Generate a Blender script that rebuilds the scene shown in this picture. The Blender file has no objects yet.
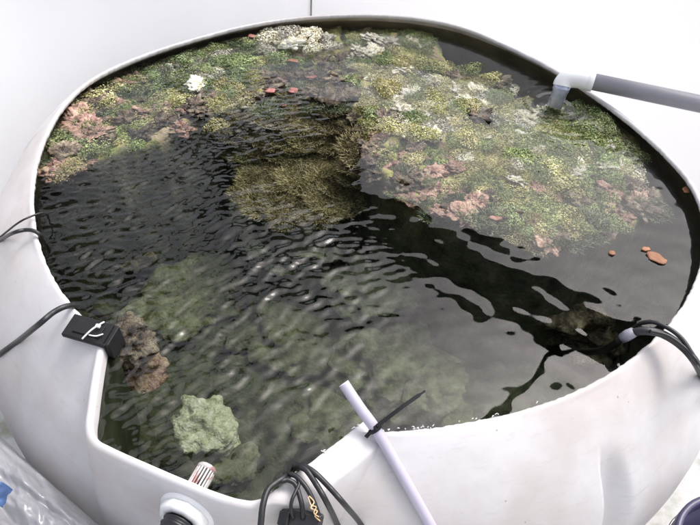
import bpy, bmesh, math, random
import numpy as np
from mathutils import Matrix, Vector, noise as mnoise

random.seed(7)
rng = np.random.default_rng(7)
S = bpy.context.scene
COL = S.collection

# ------------------------------------------------------------------ camera
F = 640.0                                  # focal length in photo pixels (700 wide)
PIT = math.radians(44.654)
ROLL = math.radians(5.003)
H = 0.88644                                # metres above the tank rim
CX, CY = 0.0199, 1.2815                    # tank axis
cam_d = bpy.data.cameras.new('camera')
cam = bpy.data.objects.new('camera', cam_d)
COL.objects.link(cam)
cam_d.sensor_width = 36.0
cam_d.lens = 36.0 * F / 700.0
cam_d.clip_start = 0.02
cam_d.clip_end = 200.0
_cp, _sp, _c, _s = math.cos(PIT), math.sin(PIT), math.cos(ROLL), math.sin(ROLL)
_fw = Vector((0, _cp, -_sp)); _r0 = Vector((1, 0, 0)); _u0 = Vector((0, _sp, _cp))
_rt = _c * _r0 + _s * _u0
_up = -_s * _r0 + _c * _u0
M_ = Matrix((( _rt.x, _up.x, -_fw.x, 0), (_rt.y, _up.y, -_fw.y, 0), (_rt.z, _up.z, -_fw.z, H), (0, 0, 0, 1)))
cam.matrix_world = M_
S.camera = cam

# ------------------------------------------------------------------ world, sun, exposure
SUN_EL, SUN_AZ = math.radians(58), math.radians(44)      # azimuth clockwise from +Y
w = bpy.data.worlds.new('World'); S.world = w; w.use_nodes = True
nt = w.node_tree; nt.nodes.clear()
o_ = nt.nodes.new('ShaderNodeOutputWorld'); bg = nt.nodes.new('ShaderNodeBackground')
sk = nt.nodes.new('ShaderNodeTexSky'); sk.sky_type = 'NISHITA'; sk.sun_disc = False
sk.sun_elevation = SUN_EL; sk.sun_rotation = SUN_AZ
sk.air_density = 1.2; sk.dust_density = 6.0; sk.ozone_density = 1.0
hs = nt.nodes.new('ShaderNodeHueSaturation'); hs.inputs['Saturation'].default_value = 0.38
tn = nt.nodes.new('ShaderNodeMixRGB'); tn.blend_type = 'MULTIPLY'; tn.inputs[0].default_value = 1.0; tn.inputs[2].default_value = (1.0, 0.99, 1.01, 1)   # thin grey overcast
nt.links.new(sk.outputs[0], hs.inputs['Color']); nt.links.new(hs.outputs[0], tn.inputs[1]); nt.links.new(tn.outputs[0], bg.inputs[0])
bg.inputs[1].default_value = 0.15
nt.links.new(bg.outputs[0], o_.inputs[0])
sd = bpy.data.lights.new('sun', 'SUN'); sd.energy = 0.5; sd.angle = math.radians(16); sd.color = (1.0, 0.98, 0.955)
sun = bpy.data.objects.new('sun', sd); COL.objects.link(sun)
_dir = Vector((math.sin(SUN_AZ) * math.cos(SUN_EL), math.cos(SUN_AZ) * math.cos(SUN_EL), math.sin(SUN_EL)))
sun.rotation_euler = _dir.to_track_quat('Z', 'Y').to_euler()
sun.location = (2, -2, 4)
S.view_settings.view_transform = 'Standard'; S.view_settings.look = 'None'
S.view_settings.gamma = 1.0; S.view_settings.use_curve_mapping = False
S.view_settings.exposure = 1.04
S.cycles.max_bounces = 8; S.cycles.transparent_max_bounces = 16
S.cycles.use_denoising = True

# ------------------------------------------------------------------ pixel helpers
def ray(px, py):
    x = (float(px) - 350) / F; y = -(float(py) - 262.5) / F
    return (x * _rt + y * _up + _fw)

def onz(px, py, z=0.0):
    d = ray(px, py); t = (z - H) / d.z
    return Vector((0, 0, H)) + d * t

def sstep(a, b, x):
    t = np.clip((x - a) / (b - a), 0, 1)
    return t * t * (3 - 2 * t)

# traced opening of the tank
RIM_PX = [(35,180),(34,205),(37,232),(45,260),(58,285),(72,305),(40,155),(50,130),(62,108),(82,86),(100,74),(130,61),(165,48),
 (200,38),(240,27),(280,20),(320,16),(370,15),(420,18),(460,26),(500,43),(540,62),(585,90),(620,115),(650,140),(680,170),(698,192),
 (704,232),(700,268),(690,292),(670,322),(640,350),(600,378),(560,397),(520,410),(470,420),(430,427),(385,432)]
_a = []
for p in RIM_PX:
    q = onz(*p); _a.append((math.atan2(q.y - CY, q.x - CX), math.hypot(q.x - CX, q.y - CY)))
_a.sort()
_ph = np.array([k[0] for k in _a]); _rr = np.array([k[1] for k in _a])
_phx = np.concatenate([_ph - 2 * np.pi, _ph, _ph + 2 * np.pi]); _rrx = np.concatenate([_rr, _rr, _rr])
_tab_ph = np.linspace(-np.pi, np.pi, 721)
_tab = np.interp(_tab_ph, _phx, _rrx)
_k = np.exp(-0.5 * (np.arange(-30, 31) / 9.0) ** 2); _k /= _k.sum()
_tab = np.convolve(np.concatenate([_tab[-31:-1], _tab, _tab[1:31]]), _k, 'valid')
def RIM(ph):
    return np.interp((ph + np.pi) % (2 * np.pi) - np.pi, _tab_ph, _tab)

RO = 0.932; T0 = math.radians(35)
RHO = (RO - 0.762) / (1 - math.sin(T0))
DROP = RHO * math.cos(T0)
def dome_z(r, R):
    """outer skin height at radius r for an opening of radius R"""
    u = np.clip((r - (R + 0.012)) / (RO - R - 0.012), 0, 1)
    st = math.sin(T0) + u * (1 - math.sin(T0))
    z = -0.004 - RHO * (math.cos(T0) - np.sqrt(np.maximum(0, 1 - st * st)))
    z = np.where(r < R + 0.012, -0.004 * np.clip((r - R) / 0.012, 0, 1), z)
    return np.where(r > RO, -0.62, z)
def surf_z(x, y):
    r = math.hypot(x - CX, y - CY); R = float(RIM(math.atan2(y - CY, x - CX)))
    return float(dome_z(np.array(r), R))

def onsurf(px, py, off=0.0):
    d = ray(px, py); t = 0.5
    prev = None
    for i in range(900):
        p = Vector((0, 0, H)) + d * t
        if p.z < surf_z(p.x, p.y) + off:
            return p
        t += 0.002
    return p

def inpoly(x, y, poly):
    x = np.asarray(x, float); y = np.asarray(y, float); ins = np.zeros(x.shape, bool)
    n = len(poly); j = n - 1
    for i in range(n):
        xi, yi = poly[i]; xj, yj = poly[j]
        c = ((yi > y) != (yj > y)) & (x < (xj - xi) * (y - yi) / (yj - yi + 1e-12) + xi)
        ins ^= c; j = i
    return ins
def sdist(x, y, poly):
    """signed distance, positive inside"""
    x = np.asarray(x, float); y = np.asarray(y, float); d = np.full(x.shape, 1e9)
    n = len(poly)
    for i in range(n):
        ax, ay = poly[i]; bx, by = poly[(i + 1) % n]
        ex, ey = bx - ax, by - ay
        t = np.clip(((x - ax) * ex + (y - ay) * ey) / (ex * ex + ey * ey + 1e-12), 0, 1)
        d = np.minimum(d, np.hypot(x - ax - t * ex, y - ay - t * ey))
    return np.where(inpoly(x, y, poly), d, -d)

def vnoise(x, y, scale, seed=0, octv=3):
    """cheap numpy value noise, about -1..1"""
    out = np.zeros(np.shape(x)); amp = 1.0; tot = 0
    for o in range(octv):
        g = np.random.default_rng(seed * 31 + o).uniform(-1, 1, (128, 128))
        u = np.asarray(x) / scale * 2 ** o + 37.3; v = np.asarray(y) / scale * 2 ** o + 11.7
        iu = np.floor(u).astype(int); iv = np.floor(v).astype(int); fu = u - iu; fv = v - iv
        fu = fu * fu * (3 - 2 * fu); fv = fv * fv * (3 - 2 * fv)
        a = g[iu % 128, iv % 128]; b = g[(iu + 1) % 128, iv % 128]; c = g[iu % 128, (iv + 1) % 128]; d = g[(iu + 1) % 128, (iv + 1) % 128]
        out += amp * ((a * (1 - fu) + b * fu) * (1 - fv) + (c * (1 - fu) + d * fu) * fv)
        tot += amp; amp *= 0.5
    return out / tot * 1.4

# ------------------------------------------------------------------ materials
def mat(name):
    m = bpy.data.materials.new(name); m.use_nodes = True
    n = m.node_tree; b = n.nodes['Principled BSDF']
    return m, n, b
def simple(name, col, rough=0.5, spec=0.5, var=0.0, scale=30, bump=0.0, bscale=200, metal=0.0):
    m, n, b = mat(name)
    b.inputs['Roughness'].default_value = rough; b.inputs['Specular IOR Level'].default_value = spec
    b.inputs['Metallic'].default_value = metal
    b.inputs['Base Color'].default_value = (*col, 1)
    tc = n.nodes.new('ShaderNodeTexCoord')
    if var:
        t = n.nodes.new('ShaderNodeTexNoise'); t.inputs['Scale'].default_value = scale; t.inputs['Detail'].default_value = 5
        r = n.nodes.new('ShaderNodeValToRGB')
        r.color_ramp.elements[0].position = 0.3; r.color_ramp.elements[1].position = 0.7
        r.color_ramp.elements[0].color = (*[c * (1 - var) for c in col], 1); r.color_ramp.elements[1].color = (*[min(1, c * (1 + var)) for c in col], 1)
        n.links.new(tc.outputs['Object'], t.inputs['Vector']); n.links.new(t.outputs[0], r.inputs[0]); n.links.new(r.outputs[0], b.inputs['Base Color'])
    if bump:
        t = n.nodes.new('ShaderNodeTexNoise'); t.inputs['Scale'].default_value = bscale; t.inputs['Detail'].default_value = 4
        bp = n.nodes.new('ShaderNodeBump'); bp.inputs['Strength'].default_value = bump; bp.inputs['Distance'].default_value = 0.002
        n.links.new(tc.outputs['Object'], t.inputs['Vector']); n.links.new(t.outputs[0], bp.inputs['Height']); n.links.new(bp.outputs[0], b.inputs['Normal'])
    return m
def ramp_mat(name, stops, scale, detail=6, rough=0.7, tint=0.0, hue=0.0, bump=0.0, bscale=150, coord='Object', spec=0.3, contrast=None):
    """noise -> colour ramp; per-leaf tint attribute and per-object variation of brightness"""
    m, n, b = mat(name)
    b.inputs['Roughness'].default_value = rough; b.inputs['Specular IOR Level'].default_value = spec
    tc = n.nodes.new('ShaderNodeTexCoord'); oi = n.nodes.new('ShaderNodeObjectInfo')
    va = n.nodes.new('ShaderNodeVectorMath'); va.operation = 'ADD'
    n.links.new(tc.outputs[coord], va.inputs[0]); n.links.new(oi.outputs['Location'], va.inputs[1])
    t = n.nodes.new('ShaderNodeTexNoise'); t.inputs['Scale'].default_value = scale; t.inputs['Detail'].default_value = detail
    n.links.new(va.outputs[0], t.inputs['Vector'])
    r = n.nodes.new('ShaderNodeValToRGB'); el = r.color_ramp.elements
    while len(el) < len(stops): el.new(0.5)
    for e, (p, c) in zip(el, stops): e.position = p; e.color = (*c, 1)
    src = t.outputs[0]
    if tint:
        at = n.nodes.new('ShaderNodeAttribute'); at.attribute_name = 'tint'
        ad = n.nodes.new('ShaderNodeMath'); ad.operation = 'MULTIPLY_ADD'; ad.inputs[1].default_value = tint
        sb = n.nodes.new('ShaderNodeMath'); sb.operation = 'SUBTRACT'; sb.inputs[1].default_value = 0.5
        n.links.new(at.outputs['Fac'], sb.inputs[0]); n.links.new(sb.outputs[0], ad.inputs[0]); n.links.new(t.outputs[0], ad.inputs[2]); src = ad.outputs[0]
    n.links.new(src, r.inputs[0])
    hv = n.nodes.new('ShaderNodeHueSaturation'); n.links.new(r.outputs[0], hv.inputs['Color'])
    mr = n.nodes.new('ShaderNodeMapRange'); mr.inputs['To Min'].default_value = 0.5 - hue; mr.inputs['To Max'].default_value = 0.5 + hue
    n.links.new(oi.outputs['Random'], mr.inputs[0]); n.links.new(mr.outputs[0], hv.inputs['Hue'])
    mv = n.nodes.new('ShaderNodeMapRange'); mv.inputs['To Min'].default_value = 0.72; mv.inputs['To Max'].default_value = 1.25
    ml = n.nodes.new('ShaderNodeMath'); ml.operation = 'FRACT'; m7 = n.nodes.new('ShaderNodeMath'); m7.operation = 'MULTIPLY'; m7.inputs[1].default_value = 7.31
    n.links.new(oi.outputs['Random'], m7.inputs[0]); n.links.new(m7.outputs[0], ml.inputs[0]); n.links.new(ml.outputs[0], mv.inputs[0]); n.links.new(mv.outputs[0], hv.inputs['Value'])
    n.links.new(hv.outputs[0], b.inputs['Base Color'])
    if bump:
        t2 = n.nodes.new('ShaderNodeTexNoise'); t2.inputs['Scale'].default_value = bscale; t2.inputs['Detail'].default_value = 5
        n.links.new(va.outputs[0], t2.inputs['Vector'])
        bp = n.nodes.new('ShaderNodeBump'); bp.inputs['Strength'].default_value = bump; bp.inputs['Distance'].default_value = 0.006
        n.links.new(t2.outputs[0], bp.inputs['Height']); n.links.new(bp.outputs[0], b.inputs['Normal'])
    return m

def plastic_mat():
    m, n, b = mat('white_polyethylene')
    b.inputs['Roughness'].default_value = 0.42; b.inputs['Specular IOR Level'].default_value = 0.4
    tc = n.nodes.new('ShaderNodeTexCoord')
    t = n.nodes.new('ShaderNodeTexNoise'); t.inputs['Scale'].default_value = 5; t.inputs['Detail'].default_value = 6; t.inputs['Roughness'].default_value = 0.6
    r = n.nodes.new('ShaderNodeValToRGB'); r.color_ramp.elements[0].position = 0.35; r.color_ramp.elements[1].position = 0.6
    r.color_ramp.elements[0].color = (0.49, 0.455, 0.435, 1); r.color_ramp.elements[1].color = (0.58, 0.565, 0.575, 1)
    n.links.new(tc.outputs['Object'], t.inputs['Vector']); n.links.new(t.outputs[0], r.inputs[0])
    # small dirt flecks
    v = n.nodes.new('ShaderNodeTexVoronoi'); v.inputs['Scale'].default_value = 26; v.inputs['Randomness'].default_value = 1.0
    t3 = n.nodes.new('ShaderNodeTexNoise'); t3.inputs['Scale'].default_value = 90; t3.inputs['Detail'].default_value = 3
    sm = n.nodes.new('ShaderNodeMath'); sm.operation = 'MULTIPLY_ADD'; sm.inputs[1].default_value = 0.12
    n.links.new(tc.outputs['Object'], v.inputs['Vector']); n.links.new(tc.outputs['Object'], t3.inputs['Vector'])
    n.links.new(t3.outputs[0], sm.inputs[0]); n.links.new(v.outputs['Distance'], sm.inputs[2])
    r2 = n.nodes.new('ShaderNodeValToRGB'); r2.color_ramp.elements[0].position = 0.095; r2.color_ramp.elements[1].position = 0.115
    r2.color_ramp.elements[0].color = (1, 1, 1, 1); r2.color_ramp.elements[1].color = (0, 0, 0, 1)
    n.links.new(sm.outputs[0], r2.inputs[0])
    # only in a few dirty areas
    t4 = n.nodes.new('ShaderNodeTexNoise'); t4.inputs['Scale'].default_value = 3.2; t4.inputs['Detail'].default_value = 2
    n.links.new(tc.outputs['Object'], t4.inputs['Vector'])
    r4 = n.nodes.new('ShaderNodeValToRGB'); r4.color_ramp.elements[0].position = 0.42; r4.color_ramp.elements[1].position = 0.62
    n.links.new(t4.outputs[0], r4.inputs[0])
    # faint scuffs and drip marks
    mp = n.nodes.new('ShaderNodeMapping'); mp.inputs['Scale'].default_value = (9, 9, 60); mp.inputs['Rotation'].default_value = (0.5, 0.3, 0.4)
    t6 = n.nodes.new('ShaderNodeTexNoise'); t6.inputs['Scale'].default_value = 2.2; t6.inputs['Detail'].default_value = 8; t6.inputs['Roughness'].default_value = 0.7
    n.links.new(tc.outputs['Object'], mp.inputs[0]); n.links.new(mp.outputs[0], t6.inputs['Vector'])
    r6 = n.nodes.new('ShaderNodeValToRGB'); r6.color_ramp.elements[0].position = 0.55; r6.color_ramp.elements[1].position = 0.74
    r6.color_ramp.elements[1].color = (0.45, 0.45, 0.45, 1); n.links.new(t6.outputs[0], r6.inputs[0])
    m6 = n.nodes.new('ShaderNodeMixRGB'); m6.inputs[2].default_value = (0.40, 0.36, 0.33, 1); n.links.new(r6.outputs[0], m6.inputs[0]); n.links.new(r.outputs[0], m6.inputs[1]); r = m6
    mu = n.nodes.new('ShaderNodeMath'); mu.operation = 'MULTIPLY'; n.links.new(r2.outputs[0], mu.inputs[0]); n.links.new(r4.outputs[0], mu.inputs[1])
    mx = n.nodes.new('ShaderNodeMixRGB'); mx.inputs[2].default_value = (0.33, 0.27, 0.22, 1)
    n.links.new(mu.outputs[0], mx.inputs[0]); n.links.new(r.outputs[0], mx.inputs[1]); n.links.new(mx.outputs[0], b.inputs['Base Color'])
    t5 = n.nodes.new('ShaderNodeTexNoise'); t5.inputs['Scale'].default_value = 60; t5.inputs['Detail'].default_value = 4
    bp = n.nodes.new('ShaderNodeBump'); bp.inputs['Strength'].default_value = 0.12; bp.inputs['Distance'].default_value = 0.002
    n.links.new(tc.outputs['Object'], t5.inputs['Vector']); n.links.new(t5.outputs[0], bp.inputs['Height']); n.links.new(bp.outputs[0], b.inputs['Normal'])
    return m
M_PLASTIC = plastic_mat()
M_INNER = simple('silted_inner_skin', (0.60, 0.52, 0.45), 0.7, 0.3, 0.35, 9)
M_BLACK = simple('black_rubber', (0.012, 0.012, 0.014), 0.42, 0.5, 0.3, 60)
M_GREYPVC = simple('grey_pvc', (0.25, 0.245, 0.27), 0.42, 0.5, 0.06, 14)
M_WHITEPVC = simple('white_pvc', (0.80, 0.80, 0.80), 0.35, 0.5, 0.02, 20)

# ------------------------------------------------------------------ mesh helpers
def link(name, me, m, parent=None, smooth=True):
    o = bpy.data.objects.new(name, me); COL.objects.link(o)
    if m is not None and len(me.materials) == 0: me.materials.append(m)
    if smooth: me.polygons.foreach_set('use_smooth', [True] * len(me.polygons))
    if parent is not None: o.parent = parent
    return o
def mesh(name, v, f):
    me = bpy.data.meshes.new(name); me.from_pydata([tuple(p) for p in v], [], [tuple(int(i) for i in q) for q in f]); me.update()
    return me
def tag(o, label, cat, group=None):
    o['label'] = label; o['category'] = cat
    if group: o['group'] = group
    return o
def struct(o): o['kind'] = 'structure'; return o
def empty(name, loc=(0, 0, 0)):
    o = bpy.data.objects.new(name, None); COL.objects.link(o); o.location = loc; o.empty_display_size = 0.05
    return o
def catmull(pts, n=10):
    pts = [Vector(p) for p in pts]; out = []
    for i in range(len(pts) - 1):
        p0 = pts[max(0, i - 1)]; p1 = pts[i]; p2 = pts[i + 1]; p3 = pts[min(len(pts) - 1, i + 2)]
        for k in range(n):
            t = k / n
            out.append(0.5 * ((2 * p1) + (p2 - p0) * t + (2 * p0 - 5 * p1 + 4 * p2 - p3) * t * t + (3 * p1 - p0 - 3 * p2 + p3) * t ** 3))
    out.append(pts[-1]); return out
def tube_data(path, rad, seg=12, v=None, f=None, hollow=False):
    v = [] if v is None else v; f = [] if f is None else f
    n = len(path); base = len(v)
    t = (path[1] - path[0]).normalized(); u = t.orthogonal().normalized()
    for i, p in enumerate(path):
        t = (path[min(n - 1, i + 1)] - path[max(0, i - 1)]).normalized()
        u = (u - t * u.dot(t)).normalized(); wv = t.cross(u)
        r = rad[i] if hasattr(rad, '__len__') else rad
        for k in range(seg):
            a = 2 * math.pi * k / seg; v.append(p + (u * math.cos(a) + wv * math.sin(a)) * r)
    for i in range(n - 1):
        for k in range(seg):
            a = base + i * seg + k; b = base + i * seg + (k + 1) % seg
            f.append((a, b, b + seg, a + seg))
    f.append(tuple(base + k for k in range(seg))[::-1]); f.append(tuple(base + (n - 1) * seg + k for k in range(seg)))
    return v, f
def tube(name, path, rad, m, parent=None, seg=12):
    v, f = tube_data(path, rad, seg)
    me = mesh(name, v, f)
    o = link(name, me, m, parent)
    return o
def lathe(name, prof, c, axis, m, parent=None, seg=32, closed=False):
    """prof: list of (radius, height along axis)"""
    ax = Vector(axis).normalized(); u = ax.orthogonal().normalized(); wv = ax.cross(u); c = Vector(c)
    v = []; f = []
    for r, h in prof:
        for k in range(seg):
            a = 2 * math.pi * k / seg; v.append(c + ax * h + (u * math.cos(a) + wv * math.sin(a)) * r)
    n = len(prof)
    for i in range(n - 1):
        for k in range(seg):
            a = i * seg + k; b = i * seg + (k + 1) % seg; f.append((a, b, b + seg, a + seg))
    o = link(name, mesh(name, v, f), m, parent)
    return o
def rbox(name, c, ux, uy, uz, sx, sy, sz, m, parent=None, bev=0.002):
    bm = bmesh.new(); bmesh.ops.create_cube(bm, size=1.0)
    bmesh.ops.scale(bm, vec=(sx, sy, sz), verts=bm.verts)
    if bev: bmesh.ops.bevel(bm, geom=bm.edges[:], offset=bev, segments=2, affect='EDGES', profile=0.5)
    ux, uy, uz = Vector(ux).normalized(), Vector(uy).normalized(), Vector(uz).normalized(); c = Vector(c)
    for q in bm.verts:
        q.co = c + ux * q.co.x + uy * q.co.y + uz * q.co.z
    bmesh.ops.recalc_face_normals(bm, faces=bm.faces)
    me = bpy.data.meshes.new(name); bm.to_mesh(me); bm.free()
    return link(name, me, m, parent, smooth=False)

# ------------------------------------------------------------------ floor and wall
ZG = -0.66
M_FLOOR = ramp_mat('pale_concrete', [(0.3, (0.30, 0.30, 0.24)), (0.45, (0.50, 0.50, 0.48)), (0.7, (0.62, 0.61, 0.62))], 14, 8, 0.8, bump=0.4, bscale=60)
g = mesh('floor', [(-12, -12, ZG), (12, -12, ZG), (12, 12, ZG), (-12, 12, ZG)], [(0, 1, 2, 3)])
struct(link('floor', g, M_FLOOR, smooth=False))

RW = 1.035                                             # curved liner close behind the tank
M_WALL = simple('white_translucent_sheet', (0.86, 0.86, 0.865), 0.6, 0.3, 0.015, 3)
_n = M_WALL.node_tree; _tl = _n.nodes.new('ShaderNodeBsdfTranslucent'); _tl.inputs[0].default_value = (0.9, 0.9, 0.91, 1)
_mx = _n.nodes.new('ShaderNodeMixShader'); _mx.inputs[0].default_value = 0.42
_n.links.new(_n.nodes['Principled BSDF'].outputs[0], _mx.inputs[1]); _n.links.new(_tl.outputs[0], _mx.inputs[2]); _n.links.new(_mx.outputs[0], _n.nodes['Material Output'].inputs[0])
M_SEAM = simple('grey_seam', (0.25, 0.23, 0.22), 0.7, 0.3, 0.2, 30)
wl = tag(empty('wall', (CX, CY, ZG)), 'white curved sheet wall with one seam standing close behind the tank', 'wall')
_d = ray(311, 6); _a2 = _d.x ** 2 + _d.y ** 2; _b2 = -2 * (_d.x * CX + _d.y * CY); _c2 = CX ** 2 + CY ** 2 - RW ** 2
_t = (-_b2 + math.sqrt(_b2 * _b2 - 4 * _a2 * _c2)) / (2 * _a2); AS = math.atan2(_d.y * _t - CY, _d.x * _t - CX)
ZWT = 0.24
def wall_piece(name, a0, a1, r0, z0, z1, m, nseg):
    v = []; f = []                                     # a hung sheet: thin, gently wavy
    for i in range(nseg + 1):
        a = a0 + (a1 - a0) * i / nseg; wv = 0.004 * math.sin(a * 9) + 0.003 * math.sin(a * 23 + 1)
        for k in range(5):
            z = z0 + (z1 - z0) * k / 4; r = r0 + wv * (1 - 0.15 * k); v.append((r * math.cos(a), r * math.sin(a), z))
    for i in range(nseg):
        for k in range(4): f.append((i * 5 + k, i * 5 + k + 1, i * 5 + 6 + k, i * 5 + 5 + k))
    link(name, mesh(name, v, f), m, wl)
g_ = 0.0028
wall_piece('panel', math.radians(-8), AS - g_, RW, 0.0, ZWT - ZG, M_WALL, 90)
wall_piece('panel', AS + g_, math.radians(205), RW, 0.0, ZWT - ZG, M_WALL, 90)
wall_piece('seam', AS - 0.004, AS + 0.004, RW + 0.006, 0.0, ZWT - ZG - 0.01, M_SEAM, 3)

# ------------------------------------------------------------------ the tank
tank = tag(empty('water_tank', (CX, CY, ZG)), 'large round white plastic tank with its domed top cut open and filled with water', 'tank')
BOXPX = [(108, 322), (104, 345), (99, 375), (95, 405), (93, 424), (97, 437), (112, 446), (150, 463), (190, 480), (215, 490), (237, 497), (252, 499), (264, 496),
         (277, 487), (300, 469), (330, 446), (352, 429), (369, 415)]
BOXP = [onz(x, y, 0.0) for x, y in BOXPX]
box_path = catmull(BOXP, 8)
# close the cut-out polygon inside the opening
_in1 = Vector((CX, CY, 0)) + (BOXP[-1] - Vector((CX, CY, 0))) * 0.8
_in0 = Vector((CX, CY, 0)) + (BOXP[0] - Vector((CX, CY, 0))) * 0.8
boxpoly = [(p.x, p.y) for p in box_path] + [(_in1.x, _in1.y), (_in0.x, _in0.y)]

def build_shell():
    NA = 1080
    ph = np.linspace(-np.pi, np.pi, NA, endpoint=False); R = RIM(ph)
    jit = 0.0016 * vnoise(ph * 10, ph * 0, 0.12, 5, 3)
    # groove in the shoulder
    gp = onsurf(611, 478); gphi = math.atan2(gp.y - CY, gp.x - CX)
    dphi = (ph - gphi) * 0.88                                   # arc length, grows to the right in the picture
    def groove(u):
        top = sstep(0.36, 0.75, np.array(u))
        return 0.025 * top * sstep(-0.014 - 0.012 * u, -0.007 - 0.012 * u, dphi) * (1 - sstep(0.0, 0.030 + 0.026 * u, dphi))
    rows = []
    TH = 0.010
    us = list(np.linspace(0, 1, 34) ** 1.0)
    rows.append((RO - TH - 0.026 + 0 * ph, -0.64 + 0 * ph)); rows.append((RO - TH - 0.026 + 0 * ph, -DROP - 0.05 + 0 * ph))
    for u in us[::-1][::2]:                                     # inner skin
        r = R + 0.012 + u * (RO - R - 0.012); st = math.sin(T0) + u * (1 - math.sin(T0)); ct = math.sqrt(max(0, 1 - st * st))
        z = -0.004 - RHO * (math.cos(T0) - ct)
        gd = groove(u); rows.append((r - (TH + gd) * st, z - (TH + gd) * ct))
    n_in = len(rows)
    rows.append((R + 0.001 + jit, -0.011 + 0 * ph)); rows.append((R + jit, -0.003 + 0 * ph)); rows.append((R + 0.003 + jit * 0.5, 0.0005 * np.sin(ph * 40)))
    rows.append((R + 0.006, -0.0006 + 0 * ph)); rows.append((R + 0.009, -0.0020 + 0 * ph))
    for u in us:
        r = R + 0.012 + u * (RO - R - 0.012); st = math.sin(T0) + u * (1 - math.sin(T0)); ct = math.sqrt(max(0, 1 - st * st))
        z = -0.004 - RHO * (math.cos(T0) - ct)
        # groove: sharp on its left, soft on the right, deeper downwards
        gd = groove(u)
        wob = 0.002 * vnoise(ph * 3, ph * 0 + u * 2, 0.7, 9, 2)
        rows.append((r - (gd + wob) * st, z - (gd + wob) * ct))
    for z in (-DROP - 0.06, -DROP - 0.14, -DROP - 0.22, ZG + 0.001):
        gd = 0.025 * sstep(-0.026, -0.019, dphi) * (1 - sstep(0.0, 0.056, dphi)) * (1 if z > -0.5 else 0)
        rows.append((RO - gd + 0 * ph, z + 0 * ph))
    V = []
    for r, z in rows:
        V.append(np.stack([CX + r * np.cos(ph), CY + r * np.sin(ph), z + 0 * ph], 1))
    V = np.concatenate(V); nr = len(rows)
    i = np.arange(nr - 1)[:, None] * NA; k = np.arange(NA)[None]; k2 = (k + 1) % NA
    Fq = np.stack([i + k, i + k2, i + NA + k2, i + NA + k], -1).reshape(-1, 4)
    ri = np.repeat(np.arange(nr - 1), NA)
    cen = V[Fq].mean(1)
    # cut out the box opening (mid of its wall)
    sd_ = sdist(cen[:, 0], cen[:, 1], boxpoly)
    cut = (sd_ > -0.006) & (cen[:, 2] > -0.30)
    keep = ~cut
    skin = ri[keep] >= n_in - 1
    Fq = Fq[keep]
    off = np.array([CX, CY, ZG])
    for nm, sel, mm in (('shell', skin, M_PLASTIC), ('inner_skin', ~skin, M_INNER)):
        fs = Fq[sel]; ids, inv = np.unique(fs, return_inverse=True); fs = inv.reshape(fs.shape)
        fs = fs[:, ::-1] if True else fs
        link(nm, mesh(nm, V[ids] - off, fs), mm, tank)
build_shell()

def build_box():
    P = box_path; n = len(P); v = []; f = []
    nrm = []
    cen_in = Vector((sum(p.x for p in P) / n, sum(p.y for p in P) / n, 0))
    for i in range(n):
        t = (P[min(n - 1, i + 1)] - P[max(0, i - 1)]).normalized(); nn = Vector((t.y, -t.x, 0))
        nrm.append(nn)
    if sum((P[i] - cen_in).dot(nrm[i]) for i in range(n)) < 0: nrm = [-q for q in nrm]
    sec_n = None
    for i in range(n):
        s = i / (n - 1)
        wide = float(sstep(0.70, 0.82, np.array(s)))
        lw = 0.013 + 0.034 * wide
        jz = 0.0005 * math.sin(i * 0.7) * (1 if s > 0.6 else 0.4)
        sec = [(0.000, -0.34), (0.000, -0.032), (0.0, -0.006), (0.0015, -0.0015), (0.005, 0.0), (lw - 0.003, -0.002 - 0.006 * wide), (lw, -0.006 - 0.008 * wide),
               (lw + 0.004 + 0.006 * wide, -0.03 - 0.01 * wide), (lw + 0.012 + 0.008 * wide, -0.09), (lw + 0.02 + 0.012 * wide, -0.16), (lw + 0.03 + 0.012 * wide, -0.26)]
        sec_n = len(sec)
        for o, z in sec:
            q = P[i] + nrm[i] * (o + (0.0004 * math.sin(i * 2.3) if z > -0.004 and s > 0.7 else 0)); v.append((q.x - CX, q.y - CY, z + jz - ZG))
    for i in range(n - 1):
        for k in range(sec_n - 1):
            a = i * sec_n + k; f.append((a, a + 1, a + sec_n + 1, a + sec_n))
    f.append(tuple(range(sec_n))); f.append(tuple(range((n - 1) * sec_n, n * sec_n))[::-1])
    bm = bmesh.new(); me = mesh('overflow_box', v, f); bm.from_mesh(me); bmesh.ops.recalc_face_normals(bm, faces=bm.faces); bm.to_mesh(me); bm.free()
    o = link('overflow_box', me, M_PLASTIC, tank)
    me.materials.append(simple('algae_film', (0.045, 0.055, 0.03), 0.8, 0.2, 0.4, 18))
    for p in me.polygons:
        if len(p.vertices) == 4 and p.center.z + ZG < -0.10 and all(abs(v[q][2] + ZG + 0.032) < 0.004 or abs(v[q][2] + ZG + 0.34) < 0.004 for q in p.vertices): p.material_index = 1
    return nrm
box_nrm = build_box()

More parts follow.
